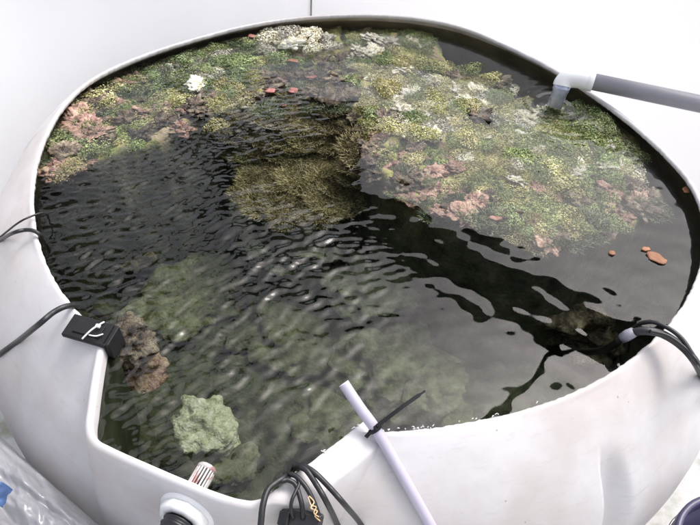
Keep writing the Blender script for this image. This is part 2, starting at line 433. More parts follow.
# curls of plastic left along the sawn edge
def burrs():
    v = []; f = []
    def add(px, py, z):
        c = onz(px, py, z); s = random.uniform(0.001, 0.003)
        d = Vector((random.uniform(-1, 1), random.uniform(-1, 1), random.uniform(0.1, 1))).normalized(); e = d.orthogonal().normalized()
        path = [c, c + d * s, c + d * s * 1.6 + e * s * 0.8]
        tube_data(path, [0.0009, 0.0008, 0.0003], 5, v, f)
    for i in range(16):
        x = random.uniform(380, 440); add(x, 431 - (x - 378) * 0.07 + random.uniform(-1.5, 0.5), 0.001)
    for i in range(7):
        x = random.uniform(445, 580); y = np.interp(x, [445, 470, 520, 560, 600], [425, 420, 410, 397, 378]); add(x, y + random.uniform(-1.5, 0.5), 0.001)
    for i in range(14):
        s = random.uniform(0.72, 1); p = box_path[int(s * (len(box_path) - 1))]
        c = p + Vector((0, 0, 0.0)); d = Vector((random.uniform(-1, 1), random.uniform(-1, 1), random.uniform(0.2, 1))).normalized()
        tube_data([c, c + d * 0.003, c + d * 0.004 + Vector((0.001, 0, 0))], [0.001, 0.0009, 0.0004], 5, v, f)
    v = [(p[0] - CX, p[1] - CY, p[2] - ZG) for p in v]
    o = link('plastic_shavings', mesh('plastic_shavings', v, f), M_WHITEPVC, tank); o['kind'] = 'stuff'
burrs()

# bulkhead fitting on the front of the box
ib = min(range(len(box_path)), key=lambda i: (box_path[i] - onz(188, 479, 0)).length)
bn = box_nrm[ib]; bp_ = box_path[ib]
fx = (bn + Vector((0, 0, 0.10))).normalized()
fc = bp_ + bn * 0.020 + Vector((0, 0, -0.064))
def to_tank(o):
    o.parent = tank; o.location = o.location - Vector((CX, CY, ZG)); return o
to_tank(lathe('bulkhead_flange', [(0.017, 0.004), (0.038, 0.004), (0.040, 0.007), (0.040, 0.015), (0.037, 0.019), (0.026, 0.020), (0.026, 0.012)], fc, fx, M_WHITEPVC, seg=10))
to_tank(lathe('gasket', [(0.02, -0.010), (0.044, -0.010), (0.0445, 0.004), (0.02, 0.0045)], fc, fx, M_WHITEPVC, seg=36))
# ribbed black hose leaving it
hp = [fc + fx * 0.010, fc + fx * 0.05 + Vector((0, 0, -0.004)), fc + fx * 0.11 + Vector((0.0, 0, -0.03)), fc + fx * 0.17 + Vector((0, 0, -0.10)), fc + fx * 0.20 + Vector((0, 0, -0.25)), fc + fx * 0.20 + Vector((0.0, 0, -0.45)), fc + fx * 0.21 + Vector((0, 0, ZG - fc.z + 0.03))]
hpath = catmull(hp, 22)
hr = [0.0255 + 0.0016 * math.sin(i * 1.55) - (0.002 if 5 < i < 9 else 0) for i in range(len(hpath))]
tag(tube('drain_hose', hpath, hr, M_BLACK, seg=28), 'thick ribbed black hose screwed to the white flange on the tank front', 'hose')
# strainer on the inner side
stc = bp_ - bn * 0.003 + Vector((0, 0, -0.040))
M_SLOT = simple('dark_slot', (0.03, 0.02, 0.02), 0.6)
M_STR = ramp_mat('stained_white', [(0.35, (0.35, 0.16, 0.14)), (0.5, (0.62, 0.58, 0.56)), (0.7, (0.72, 0.72, 0.70))], 60, 3, 0.5)
sn = -bn
sta = to_tank(lathe('strainer', [(0.0, 0.0), (0.0135, 0.0), (0.0135, 0.034), (0.010, 0.038), (0.0, 0.038)], stc, sn, M_SLOT, seg=24))
u_ = sn.orthogonal().normalized(); w_ = sn.cross(u_)
_bar0 = rbox('bar', (0, 0, 0), (1, 0, 0), (0, 1, 0), (0, 0, 1), 0.0026, 0.0024, 0.032, M_STR, sta, 0.0006)
_bme = _bar0.data
bpy.data.objects.remove(_bar0)
for k in range(18):
    a = 2 * math.pi * k / 18; rd = u_ * math.cos(a) + w_ * math.sin(a)
    o = bpy.data.objects.new('bar', _bme); COL.objects.link(o); o.parent = sta
    tg = sn.cross(rd); mt = Matrix((rd, tg, sn)).transposed().to_4x4(); mt.translation = stc + sn * 0.018 + rd * 0.0143; o.matrix_local = mt
to_tmp = lathe('strainer_cap', [(0.0, 0.0415), (0.0135, 0.0415), (0.016, 0.039), (0.016, 0.034), (0.0138, 0.033)], stc, sn, M_STR, seg=24); to_tmp.parent = sta
to_tmp = lathe('strainer_collar', [(0.0138, 0.004), (0.018, 0.004), (0.018, 0.0), (0.0138, -0.002)], stc, sn, M_STR, seg=24); to_tmp.parent = sta

# ------------------------------------------------------------------ reef bed
ZW = -0.034                                            # water level
def pz(pts, z): return [(onz(x, y, z).x, onz(x, y, z).y) for x, y in pts]
ZR = ZW - 0.034
P_BACK = pz([(20,190),(42,183),(76,176),(112,165),(140,152),(165,148),(195,130),(215,118),(240,112),(262,118),(300,112),(345,112),(352,60),(345,10),(240,0),(100,40),(20,110)], ZR)
P_RIGHT = pz([(338,25),(425,20),(462,70),(498,78),(528,105),(580,104),(625,118),(648,148),(645,175),(668,212),(640,232),(600,240),(560,250),(505,240),(450,226),(405,205),(378,188),(362,150),(345,118)], ZR)
P_MID = pz([(232,112),(350,112),(368,150),(372,190),(330,215),(290,225),(250,205),(235,170)], ZR - 0.06)
def bed_z(x, y):
    x = np.asarray(x, float); y = np.asarray(y, float)
    n1 = vnoise(x, y, 0.11, 1, 4); n2 = vnoise(x, y, 0.045, 2, 3)
    z = -0.47 + 0.03 * n1
    mid = ZR - 0.022 - 0.10 * sstep(1.70, 1.35, y)
    z = np.maximum(z, -0.47 + (mid + 0.47) * sstep(-0.05, 0.05, sdist(x, y, P_MID) + 0.02 * n1))
    b = sdist(x, y, P_BACK) + 0.018 * n1
    z = np.maximum(z, -0.47 + (ZR + 0.47) * sstep(-0.05, 0.025, b))
    r = sdist(x, y, P_RIGHT) + 0.018 * n1
    z = np.maximum(z, -0.47 + (ZR - 0.004 + 0.47) * sstep(-0.03, 0.02, r))
    z = z + 0.014 * n2 + 0.012 * n1 + 0.008
    return np.minimum(z, ZW - 0.012)
def bed_hit(px, py, off=0.0):
    d = ray(px, py); t0 = (ZW - H) / d.z
    ts = t0 + np.arange(0, 320) * 0.0022
    X = d.x * ts; Y = d.y * ts; Z = H + d.z * ts
    hit = np.nonzero(Z < bed_z(X, Y) + off)[0]
    i = hit[0] if len(hit) else len(ts) - 1
    return Vector((X[i], Y[i], Z[i]))

M_BED = ramp_mat('silted_reef_rock', [(0.28, (0.030, 0.030, 0.024)), (0.42, (0.090, 0.090, 0.068)), (0.52, (0.130, 0.140, 0.095)), (0.60, (0.170, 0.155, 0.120)), (0.72, (0.260, 0.270, 0.210))], 22, 9, 0.85, bump=1.0, bscale=120)
def turf_on_bed(m):
    """algal turf covers the rock on the two shelves (mesh attribute 'shelf')"""
    n = m.node_tree; b = n.nodes['Principled BSDF']; old = b.inputs['Base Color'].links[0].from_socket
    tc = n.nodes.new('ShaderNodeTexCoord'); t = n.nodes.new('ShaderNodeTexNoise'); t.inputs['Scale'].default_value = 17; t.inputs['Detail'].default_value = 8; t.inputs['Roughness'].default_value = 0.72
    n.links.new(tc.outputs['Object'], t.inputs['Vector'])
    r = n.nodes.new('ShaderNodeValToRGB'); el = r.color_ramp.elements
    st = [(.28, (.09, .08, .05)), (.40, (.24, .29, .09)), (.48, (.44, .43, .15)), (.56, (.40, .30, .23)), (.64, (.52, .48, .30)), (.76, (.70, .67, .54))]
    while len(el) < len(st): el.new(0.5)
    for e, (p, c) in zip(el, st): e.position = p; e.color = (*c, 1)
    n.links.new(t.outputs[0], r.inputs[0])
    at = n.nodes.new('ShaderNodeAttribute'); at.attribute_name = 'shelf'
    mx = n.nodes.new('ShaderNodeMixRGB'); n.links.new(at.outputs['Fac'], mx.inputs[0]); n.links.new(old, mx.inputs[1]); n.links.new(r.outputs[0], mx.inputs[2]); n.links.new(mx.outputs[0], b.inputs['Base Color'])
turf_on_bed(M_BED)
def build_bed():
    st = 0.007; xs = np.arange(CX - 0.93, CX + 0.93, st); ys = np.arange(CY - 0.93, CY + 0.93, st)
    X, Y = np.meshgrid(xs, ys); Z = bed_z(X, Y)
    Z = Z + 0.006 * vnoise(X, Y, 0.02, 12, 2)
    V = np.stack([X.ravel(), Y.ravel(), Z.ravel()], 1); nx = len(xs); ny = len(ys)
    i = (np.arange(ny - 1)[:, None] * nx + np.arange(nx - 1)[None]).ravel()
    Fq = np.stack([i, i + 1, i + nx + 1, i + nx], 1)
    c = V[Fq].mean(1); r = np.hypot(c[:, 0] - CX, c[:, 1] - CY)
    Fq = Fq[r < RO - 0.014]
    # keep the bed under the shoulder where the wall leans in
    ids, inv = np.unique(Fq, return_inverse=True); Vv = V[ids].copy()
    r = np.hypot(Vv[:, 0] - CX, Vv[:, 1] - CY); ph = np.arctan2(Vv[:, 1] - CY, Vv[:, 0] - CX); R = RIM(ph)
    lim = dome_z(r, R) - 0.03
    Vv[:, 2] = np.where(r > R, np.minimum(Vv[:, 2], np.maximum(lim, -0.5)), Vv[:, 2])
    me = mesh('reef_bed', Vv, inv.reshape(-1, 4))
    sh = np.maximum(sstep(0.012, 0.04, sdist(Vv[:, 0], Vv[:, 1], P_BACK)), sstep(0.012, 0.035, sdist(Vv[:, 0], Vv[:, 1], P_RIGHT)))
    at = me.attributes.new('shelf', 'FLOAT', 'POINT'); at.data.foreach_set('value', sh.astype(np.float32))
    struct(link('reef_bed', me, M_BED))
build_bed()

# ------------------------------------------------------------------ reef growth: mesh library
def with_tint(me, tint):
    at = me.attributes.new('tint', 'FLOAT', 'FACE'); at.data.foreach_set('value', list(tint)); return me
def leaf_clump(name, n, rad, leaf, flat=0.65, seed=0, long=1.0):
    rg = random.Random(seed); v = []; f = []; tint = []
    for i in range(n):
        a = rg.uniform(0, 2 * math.pi); h = rg.uniform(0.0, 1.0); rr = math.sqrt(max(0, 1 - h * h)); k = rg.uniform(0.7, 1.05) * (1 + 0.22 * math.sin(3 * a + seed) * rr)
        d = Vector((rr * math.cos(a), rr * math.sin(a), h)); p = Vector((d.x * rad * k, d.y * rad * k, d.z * rad * flat * k))
        nn = (d + Vector((rg.gauss(0, .6), rg.gauss(0, .6), rg.gauss(0, .6)))).normalized(); u = nn.orthogonal().normalized(); wv = nn.cross(u)
        an = rg.uniform(0, 6.28); u, wv = u * math.cos(an) + wv * math.sin(an), wv * math.cos(an) - u * math.sin(an)
        s = leaf * rg.uniform(0.6, 1.3); b = len(v); cup = nn * s * 0.35
        v += [p - u * s * long, p - wv * s * 0.8 + cup, p + u * s * long, p + wv * s * 0.8 + cup]
        t = rg.random(); f += [(b, b + 1, b + 2), (b, b + 2, b + 3)]; tint += [t, t]
    return with_tint(mesh(name, v, f), tint)
def blade_tuft(name, n, rad, length, width, seed=0, lean=0.8):
    rg = random.Random(seed); v = []; f = []; tint = []
    for i in range(n):
        a = rg.uniform(0, 6.283); r = rad * math.sqrt(rg.random()); p = Vector((r * math.cos(a), r * math.sin(a), -0.004))
        d = Vector((math.cos(a) * lean * r / rad + rg.gauss(0, .35 * lean), math.sin(a) * lean * r / rad + rg.gauss(0, .35 * lean), 1)).normalized()
        L = length * rg.uniform(0.4, 1.15); sd_ = d.cross(Vector((rg.gauss(0, 1), rg.gauss(0, 1), rg.gauss(0, 1)))).normalized() * width
        bend = Vector((rg.gauss(0, .4), rg.gauss(0, .4), -0.15)) * L
        b = len(v); m1 = p + d * L * 0.55; e = p + d * L * 0.9 + bend * 0.6
        v += [p - sd_, p + sd_, m1 + sd_ * 0.8, m1 - sd_ * 0.8, e]; t = rg.random()
        f += [(b, b + 1, b + 2, b + 3), (b + 3, b + 2, b + 4)]; tint += [t, t]
    return with_tint(mesh(name, v, f), tint)
def lump(name, rad, flat, sub, fr, amp, fr2, amp2, seed=0):
    bm = bmesh.new(); bmesh.ops.create_icosphere(bm, subdivisions=sub, radius=1.0); off = Vector((seed * 7.3, seed * 3.1, seed * 1.7))
    for q in bm.verts:
        c = q.co.copy(); k = 1 + amp * mnoise.fractal(c * fr + off, 1.0, 2.0, 3)
        cell = mnoise.voronoi(c * fr2 + off)[0][0]
        k += amp2 * (0.35 - cell)
        q.co = Vector((c.x * k * rad, c.y * k * rad, c.z * k * rad * flat))
    me = bpy.data.meshes.new(name); bm.to_mesh(me); bm.free()
    rg = random.Random(seed); return with_tint(me, [rg.random() for _ in me.polygons])
def plate(name, rad, seed=0):
    rg = random.Random(seed); v = []; f = []; n = 18
    ph0 = rg.random() * 6
    for side in (0, 1):
        v.append(Vector((0, 0, 0.003 if side == 0 else -0.003)))
        for j in (0.5, 0.85, 1.0):
            for k in range(n):
                a = 2 * math.pi * k / n; r = rad * j * (1 + 0.16 * math.sin(2 * a + ph0) + 0.09 * math.sin(5 * a + ph0 * 2))
                z = 0.10 * rad * math.sin(a * 2 + ph0) * j + 0.05 * rad * math.sin(a * 3 + 1) * j
                v.append(Vector((r * math.cos(a), r * 0.72 * math.sin(a), z + (0.003 if side == 0 else -0.003) * (1 - 0.5 * (j == 1)))))
    B = 1 + 3 * n
    for side in (0, 1):
        o = side * B
        for k in range(n):
            k2 = (k + 1) % n
            q = [(o, o + 1 + k, o + 1 + k2)] + [(o + 1 + j * n + k, o + 1 + (j + 1) * n + k, o + 1 + (j + 1) * n + k2, o + 1 + j * n + k2) for j in (0, 1)]
            f += q if side == 0 else [t[::-1] for t in q]
    for k in range(n):
        k2 = (k + 1) % n; f.append((1 + 2 * n + k, B + 1 + 2 * n + k, B + 1 + 2 * n + k2, 1 + 2 * n + k2))
    return with_tint(mesh(name, v, f), [0.5] * len(f))

G_DARK = (0.020, 0.042, 0.016)
M_GREEN = ramp_mat('green_seaweed', [(0.22, (0.090, 0.105, 0.050)), (0.40, (0.220, 0.275, 0.120)), (0.60, (0.360, 0.420, 0.200)), (0.82, (0.600, 0.630, 0.420))], 40, 3, 0.8, spec=0.15, tint=0.30, hue=0.02)
M_YELLOW = ramp_mat('yellow_green_seaweed', [(0.22, (0.200, 0.180, 0.070)), (0.40, (0.440, 0.420, 0.180)), (0.58, (0.620, 0.590, 0.310)), (0.82, (0.800, 0.770, 0.540))], 40, 3, 0.8, spec=0.15, tint=0.30, hue=0.015)
M_BRIGHT = ramp_mat('bright_green_seaweed', [(0.22, (0.100, 0.120, 0.040)), (0.40, (0.270, 0.340, 0.110)), (0.60, (0.420, 0.500, 0.200)), (0.82, (0.640, 0.690, 0.400))], 40, 3, 0.8, spec=0.15, tint=0.30, hue=0.015)
M_CREAM = ramp_mat('cream_coral', [(0.26, (0.381, 0.336, 0.213)), (0.40, (0.717, 0.661, 0.470)), (0.55, (0.880, 0.862, 0.706)), (0.75, (0.880, 0.880, 0.862))], 55, 5, 0.7, tint=0.25, hue=0.01, bump=0.8, bscale=260)
M_WHITE = ramp_mat('white_coral', [(0.28, (0.360, 0.340, 0.270)), (0.42, (0.560, 0.530, 0.440)), (0.60, (0.720, 0.690, 0.590))], 60, 5, 0.7, tint=0.2, bump=0.7, bscale=260)
M_PINK = ramp_mat('pink_coralline_rock', [(0.28, (0.120, 0.075, 0.060)), (0.42, (0.320, 0.190, 0.155)), (0.55, (0.480, 0.310, 0.250)), (0.72, (0.580, 0.460, 0.360))], 32, 8, 0.75, tint=0.25, hue=0.012, bump=0.9, bscale=160)
M_BROWN = ramp_mat('brown_reef_rock', [(0.28, (0.027, 0.022, 0.019)), (0.45, (0.112, 0.087, 0.069)), (0.58, (0.225, 0.173, 0.128)), (0.75, (0.360, 0.330, 0.240))], 34, 8, 0.8, tint=0.2, hue=0.01, bump=1.0, bscale=160)
M_PLATE = ramp_mat('rose_plate_coral', [(0.3, (0.320, 0.128, 0.104)), (0.6, (0.448, 0.216, 0.176)), (0.8, (0.496, 0.320, 0.264))], 40, 4, 0.6, hue=0.012, bump=0.3)
M_LEAF = ramp_mat('orange_leaf', [(0.3, (0.264, 0.112, 0.060)), (0.6, (0.376, 0.184, 0.104)), (0.8, (0.416, 0.248, 0.144))], 60, 4, 0.6, bump=0.2)
M_WEED = ramp_mat('olive_brown_weed', [(0.25, (0.077, 0.061, 0.028)), (0.42, (0.242, 0.198, 0.094)), (0.60, (0.418, 0.363, 0.198)), (0.80, (0.605, 0.550, 0.352))], 30, 3, 0.6, tint=0.6, hue=0.01)
M_MOSS = ramp_mat('dark_green_moss', [(0.25, (0.035, 0.050, 0.030)), (0.42, (0.100, 0.140, 0.075)), (0.60, (0.190, 0.240, 0.130)), (0.80, (0.420, 0.460, 0.320))], 30, 3, 0.6, tint=0.55, hue=0.02)
M_PALE = ramp_mat('pale_green_coral', [(0.28, (0.200, 0.220, 0.140)), (0.42, (0.380, 0.410, 0.280)), (0.60, (0.540, 0.560, 0.420)), (0.75, (0.660, 0.660, 0.550))], 45, 6, 0.8, tint=0.2, bump=0.9, bscale=200)
M_OLIVE = ramp_mat('silted_olive_rock', [(0.28, (0.045, 0.045, 0.028)), (0.42, (0.120, 0.120, 0.070)), (0.58, (0.200, 0.205, 0.130)), (0.75, (0.320, 0.330, 0.240))], 26, 8, 0.85, tint=0.1, bump=1.0, bscale=120)

M_MURK = ramp_mat('murk_muted_coral', [(0.28, (0.10, 0.11, 0.07)), (0.42, (0.22, 0.235, 0.155)), (0.6, (0.32, 0.335, 0.24)), (0.75, (0.40, 0.41, 0.32))], 38, 8, 0.85, tint=0.1, bump=1.0, bscale=140)  # coral tone muted towards the bed: murky-water haze put into the colour
KIND = {}
def reg(k, name, cat, meshes, m):
    for me in meshes: me.materials.append(m)
    KIND[k] = (name, cat, meshes)
NV = 4
reg('g', 'seaweed_clump', 'seaweed', [leaf_clump('seaweed', 1000, 0.038, 0.0023, 0.62, s) for s in range(NV)], M_GREEN)
reg('y', 'seaweed_clump', 'seaweed', [leaf_clump('seaweed', 1000, 0.038, 0.0023, 0.62, s + 10) for s in range(NV)], M_YELLOW)
reg('b', 'seaweed_clump', 'seaweed', [leaf_clump('seaweed', 1000, 0.038, 0.0023, 0.60, s + 20) for s in range(NV)], M_BRIGHT)
reg('c', 'coral_clump', 'coral', [leaf_clump('coral', 950, 0.036, 0.0026, 0.46, s + 30) for s in range(2)] + [lump('coral', 0.030, 0.55, 4, 2.2, 0.5, 4.5, 0.7, s) for s in range(2)], M_CREAM)
reg('w', 'coral_clump', 'coral', [lump('coral', 0.030, 0.45, 4, 2.4, 0.6, 5.0, 0.6, s + 5) for s in range(3)] + [leaf_clump('coral', 950, 0.034, 0.0026, 0.42, s + 35) for s in range(2)], M_WHITE)
reg('p', 'reef_rock', 'rock', [lump('rock', 0.034, 0.55, 4, 1.8, 0.6, 3.2, 0.45, s + 20) for s in range(NV)], M_PINK)
reg('r', 'reef_rock', 'rock', [lump('rock', 0.034, 0.60, 4, 1.8, 0.7, 3.0, 0.5, s + 30) for s in range(NV)], M_BROWN)
reg('l', 'plate_coral', 'coral', [plate('plate', 0.022, s) for s in range(NV)], M_PLATE)
reg('o', 'weed_tuft', 'seaweed', [blade_tuft('weed', 1700, 0.050, 0.0125, 0.0007, s + 50, 1.6) for s in range(NV)], M_WEED)
reg('m', 'moss_tuft', 'seaweed', [blade_tuft('moss', 800, 0.042, 0.018, 0.0010, s + 60) for s in range(NV)], M_MOSS)

LOOK = {'g': 'mid-green leafy seaweed clump', 'y': 'yellow-green frilly seaweed clump', 'b': 'bright grass-green seaweed clump', 'c': 'cream knobbly coral clump',
        'w': 'chalk-white bleached coral lump', 'p': 'pinkish coralline reef rock', 'r': 'dark brown lumpy reef rock', 'l': 'small rose-pink plate coral', 'o': 'olive-brown stringy weed tuft', 'm': 'dark green mossy tuft'}
MARKS = [(102, 83, 'the dark red rock under the rim'), (142, 74, 'the left-hand white coral patch'), (168, 56, 'the white lump by the tank wall'), (218, 64, 'the long pale coral ridge'),
 (190, 93, 'the greyish white coral knob'), (65, 165, 'the pink tip of the reef'), (120, 135, 'the bend of the left shelf'), (170, 128, 'the big pink rocks'), (235, 95, 'the yellow edge of the left shelf'),
 (385, 97, 'the round yellow-green ball'), (402, 118, 'the cream rosette coral'), (437, 119, 'the yellow frilly cushion'), (571, 180, 'the white coral slab'), (586, 151, 'the small white coral head'),
 (612, 145, 'the pale cream coral tuft'), (551, 112, 'the water spout'), (380, 47, 'the white patch right of the wall seam'), (475, 206, 'the rosy coralline lump'), (494, 223, 'the small salmon leaf'),
 (612, 240, 'the tiny floating leaf'), (650, 210, 'the largest floating leaf'), (293, 99, 'the largest rose plate coral'), (293, 68, 'the rose plate below the pale patch'), (295, 48, 'the pale patch under the wall seam'),
 (300, 150, 'the top of the weedy mound'), (260, 190, 'the left foot of the weedy mound'), (350, 190, 'the right foot of the weedy mound'), (490, 110, 'the middle of the cream-yellow reef'), (420, 180, 'the lip above the black reflection'), (540, 215, 'the veiled foot of the right reef')]
def place(k, px, py, scale=1.0, zone='', flat=1.0, label=None, sink=0.35, tilt=0.25, rot=None):
    name, cat, ms = KIND[k]
    p = bed_hit(px, py)
    ph_ = math.atan2(p.y - CY, p.x - CX); r_ = math.hypot(p.x - CX, p.y - CY); lim = float(RIM(ph_)) - 0.002 - 0.016 * scale
    if r_ > lim: p = Vector((CX + (p.x - CX) * lim / r_, CY + (p.y - CY) * lim / r_, p.z))
    o = bpy.data.objects.new(name, random.choice(ms)); COL.objects.link(o)
    if not o.data.polygons[0].use_smooth and k in 'cwprl':
        o.data.polygons.foreach_set('use_smooth', [True] * len(o.data.polygons))
    o.location = p + Vector((0, 0, 0.010 * scale * (1 - sink)))
    sx, sy = random.uniform(0.85, 1.2), random.uniform(0.85, 1.2)
    o.scale = (scale * sx, scale * sy, scale * flat)
    o.rotation_euler = (random.gauss(0, tilt * 0.5), random.gauss(0, tilt * 0.5), random.uniform(0, 6.283) if rot is None else rot)
    if label: tag(o, label, cat)
    else:
        lm = min(MARKS, key=lambda q: (q[0] - px) ** 2 + ((q[1] - py) * 1.6) ** 2)[2]
        big_ = 'large ' if scale > 1.02 else ('small ' if scale < 0.85 else 'medium-sized ')
        tx = big_ + LOOK[k] + ' nearest ' + lm
        tag(o, tx, cat, big_ + LOOK[k] + 's nearest ' + lm)
    return o
def fill(poly, weights, n, smin, smax, zone, mind=7.0):
    xs = [p[0] for p in poly]; ys = [p[1] for p in poly]; keys = list(weights); ws = [weights[k] for k in keys]
    done = []; tries = 0
    while len(done) < n and tries < n * 60:
        tries += 1
        x = random.uniform(min(xs), max(xs)); y = random.uniform(min(ys), max(ys))
        if not inpoly(np.array([x]), np.array([y]), poly)[0]: continue
        if any((x - a) ** 2 + ((y - b) * 1.6) ** 2 < mind ** 2 for a, b in done): continue
        done.append((x, y)); k = random.choices(keys, ws)[0]
        place(k, x, y, random.uniform(smin, smax), zone, flat=0.66 if k in 'gybcm' else (0.6 if k == 'p' else 0.8))

Z1 = 'on the reef shelf left of the stringy weed'
Z2 = 'on the back ledge between the two reef shelves'
Z3 = 'on the reef shelf in front of the grey pipe'
Z4 = 'on the reef slope above the dark water'
fill([(45,178),(40,160),(56,120),(78,95),(100,98),(110,120),(100,150),(70,172)], {'g': 3, 'm': 2, 'p': 3, 'y': 2, 'r': 2}, 38, 0.8, 1.25, Z1)
fill([(78,95),(100,80),(150,62),(160,80),(150,102),(105,112)], {'m': 5, 'g': 4, 'w': 0.5, 'r': 1}, 38, 0.8, 1.25, Z1)
fill([(150,62),(205,42),(255,36),(260,66),(255,88),(160,100)], {'g': 5, 'm': 4, 'w': 1.2, 'c': .6, 'r': .6}, 58, 0.8, 1.2, Z1)
fill([(150,102),(195,90),(258,82),(258,104),(200,112),(150,116)], {'y': 5, 'g': 1, 'r': 1}, 26, 0.7, 1.1, Z1)
fill([(80,115),(145,104),(150,122),(135,148),(100,156),(72,160)], {'y': 3, 'b': 3, 'g': 3, 'p': 1.5, 'r': 1}, 32, 0.7, 1.1, Z1)
fill([(105,108),(150,100),(200,108),(200,126),(168,142),(148,136),(120,120)], {'p': 5, 'y': .6, 'r': 1.2}, 18, 0.6, 1.0, Z1)
fill([(44,180),(46,160),(78,158),(95,164),(75,174)], {'p': 5, 'r': .7}, 8, 0.7, 1.1, Z1)
# middle
fill([(258,66),(345,62),(352,82),(350,116),(300,112),(262,112)], {'r': 5, 'm': 2, 'o': 1.4, 'p': .7}, 38, 0.7, 1.1, Z2)
fill([(252,60),(340,58),(345,68),(258,74)], {'y': 4, 'g': 1, 'm': 1}, 13, 0.6, 0.95, Z2)
fill([(240,114),(348,116),(362,148),(368,190),(335,212),(290,222),(252,204),(238,165)], {'o': 1}, 86, 0.9, 1.45, 'on the sunken mound between the two reef shelves', 6)
fill([(345,108),(372,140),(376,182),(362,175),(350,140)], {'o': 3, 'r': 2}, 10, 0.6, 0.95, 'on the sunken mound between the two reef shelves')
fill([(205,120),(242,114),(246,160),(232,150)], {'o': 3, 'y': 1, 'r': 1}, 10, 0.7, 1.0, Z2)
# right shelf
fill([(345,36),(420,32),(440,60),(400,66),(350,66)], {'g': 3, 'w': 2, 'c': 2, 'y': 1}, 28, 0.7, 1.05, Z3)
fill([(350,66),(445,64),(500,82),(525,108),(520,140),(440,140),(372,132),(350,110)], {'c': 4, 'y': 5, 'g': 2, 'w': .3, 'r': .4}, 130, 0.75, 1.2, Z3, 6)
fill([(520,112),(580,110),(622,122),(642,150),(636,182),(560,190),(515,170),(518,140)], {'g': 5, 'b': 3, 'w': .6, 'c': 2.2, 'y': 3}, 104, 0.75, 1.2, Z3, 6)
fill([(420,140),(520,140),(560,188),(480,182),(435,165)], {'y': 4, 'b': 2, 'g': 2, 'c': 1.2}, 40, 0.65, 1.05, Z3, 7)
fill([(372,134),(430,140),(470,182),(470,222),(440,220),(400,200),(380,182)], {'p': 3, 'r': 1.4, 'y': 2, 'g': 2, 'm': 1}, 44, 0.6, 0.95, Z4, 6)
fill([(470,185),(560,192),(636,184),(656,212),(600,236),(550,245),(475,222)], {'m': 4, 'g': 2, 'y': 2, 'o': 2, 'r': 1, 'p': .7}, 80, 0.7, 1.1, Z4, 6)
fill([(625,122),(650,150),(655,205),(640,200),(640,160)], {'r': 4, 'p': 1, 'm': 1}, 10, 0.5, 0.9, Z3)

# the pieces one can single out
big = [('w', 288, 40, 1.05, 0), ('c', 268, 46, 1.1, 0), ('c', 308, 44, 1.1, 0), ('w', 325, 44, .9, 0), ('c', 290, 52, 1.1, 0), ('w', 330, 52, .8, 0), ('c', 262, 55, .9, 0), ('c', 312, 55, .9, 0), ('c', 275, 60, .8, 0), ('w', 304, 37, .8, 0)]
for k, x, y, s, _ in big:
    place(k, x, y, s * 1.15, 'in the pale patch under the wall seam', sink=-0.9)
for x, y, s in ((372, 44, 1.1), (390, 47, 1.0), (381, 51, .9)):
    place('w', x, y, s, 'in the white patch right of the wall seam', flat=.7, sink=-0.8)
place('y', 385, 97, 1.05, label='round yellow-green seaweed ball on the reef beside the brown ledge', sink=-1.4)
place('c', 402, 118, 0.95, label='cream rosette coral set among yellow seaweed on the reef', sink=-1.4)
place('y', 437, 119, 0.85, label='yellow frilly seaweed cushion right of the cream rosette coral', sink=-1.2)
place('w', 571, 180, 0.95, label='white coral slab at the lower edge of the green reef', flat=.6, sink=-1.2)
place('w', 586, 151, 0.7, label='small white coral head amid green seaweed near the reef edge', flat=.55, sink=-.4)
place('c', 612, 145, 0.6, label='pale cream coral tuft nearest the reef tip by the tank wall', flat=.55, sink=-.4)
place('w', 551, 112, 0.75, label='whitish coral cluster right below the water spout', flat=.55, sink=-.4)
for x, y, s, t in ((142, 74, .95, 'off-white coral patch on the reef near the dark red growth'), (168, 56, .85, 'white coral lump close to the back-left tank wall'), (190, 93, .6, 'greyish white coral knob beside the black hole in the reef'),
                   (218, 64, 1.0, 'long pale coral ridge running across the green reef'), (182, 76, .75, 'white coral knob just below the pale coral ridge')):
    place('w', x, y, s, label=t, flat=.5, sink=-.2)
pr = place('p', 102, 83, 0.9, label='dark red encrusted rock tucked under the rim', flat=.6, sink=-.5)
for x, y, s, t in ((293, 99, .85, 'largest rose-pink plate coral on the brown ledge'), (270, 98, .75, 'rose-pink plate coral left of the largest one on the ledge'), (293, 68, .75, 'rose-pink plate coral just below the pale coral patch'),
                   (311, 83, .6, 'pale pink plate coral at the middle of the dark ledge'), (283, 110, .5, 'smallest pink plate coral at the foot of the ledge'), (243, 33, .7, 'salmon-pink plate coral against the back wall')):
    o = place('l', x, y, s, label=t, sink=-2.0, tilt=.3, rot=random.uniform(-.3, .3))
place('p', 475, 206, .75, label='rosy coralline lump at the slope edge above dark water', flat=.6, sink=-.6)
for x, y, s, t in ((494, 223, .6, 'small salmon leaf lying on the slope below the rosy plate'), (560, 190, .7, 'orange-pink plate below the white coral slab'), (445, 222, .8, 'pink plate coral at the very lip of the slope')):
    place('l', x, y, s, label=t, sink=-1.5, tilt=.2, rot=random.uniform(-.3, .3))

# fallen leaves floating at the surface
def leaf(px, py, s, label, rot):
    p = onz(px, py, ZW + 0.002)
    me = plate('leaf', 0.022 * s, int(px))
    o = link('dead_leaf', me, M_LEAF); o.location = p; o.rotation_euler = (0.03, 0.02, rot); o.scale = (1, 0.9, 0.6)
    tag(o, label, 'leaf')
leaf(657, 258, 1.0, 'largest orange-brown dead leaf floating near the right tank wall', -0.3)
leaf(646, 249, 0.45, 'little orange leaf fragment touching the largest floating leaf', 0.6)
leaf(612, 253, 0.4, 'tiny orange leaf afloat in open grey water', 0.2)
leaf(686, 190, 0.55, 'tan leaf fragment against the right tank wall', 1.0)

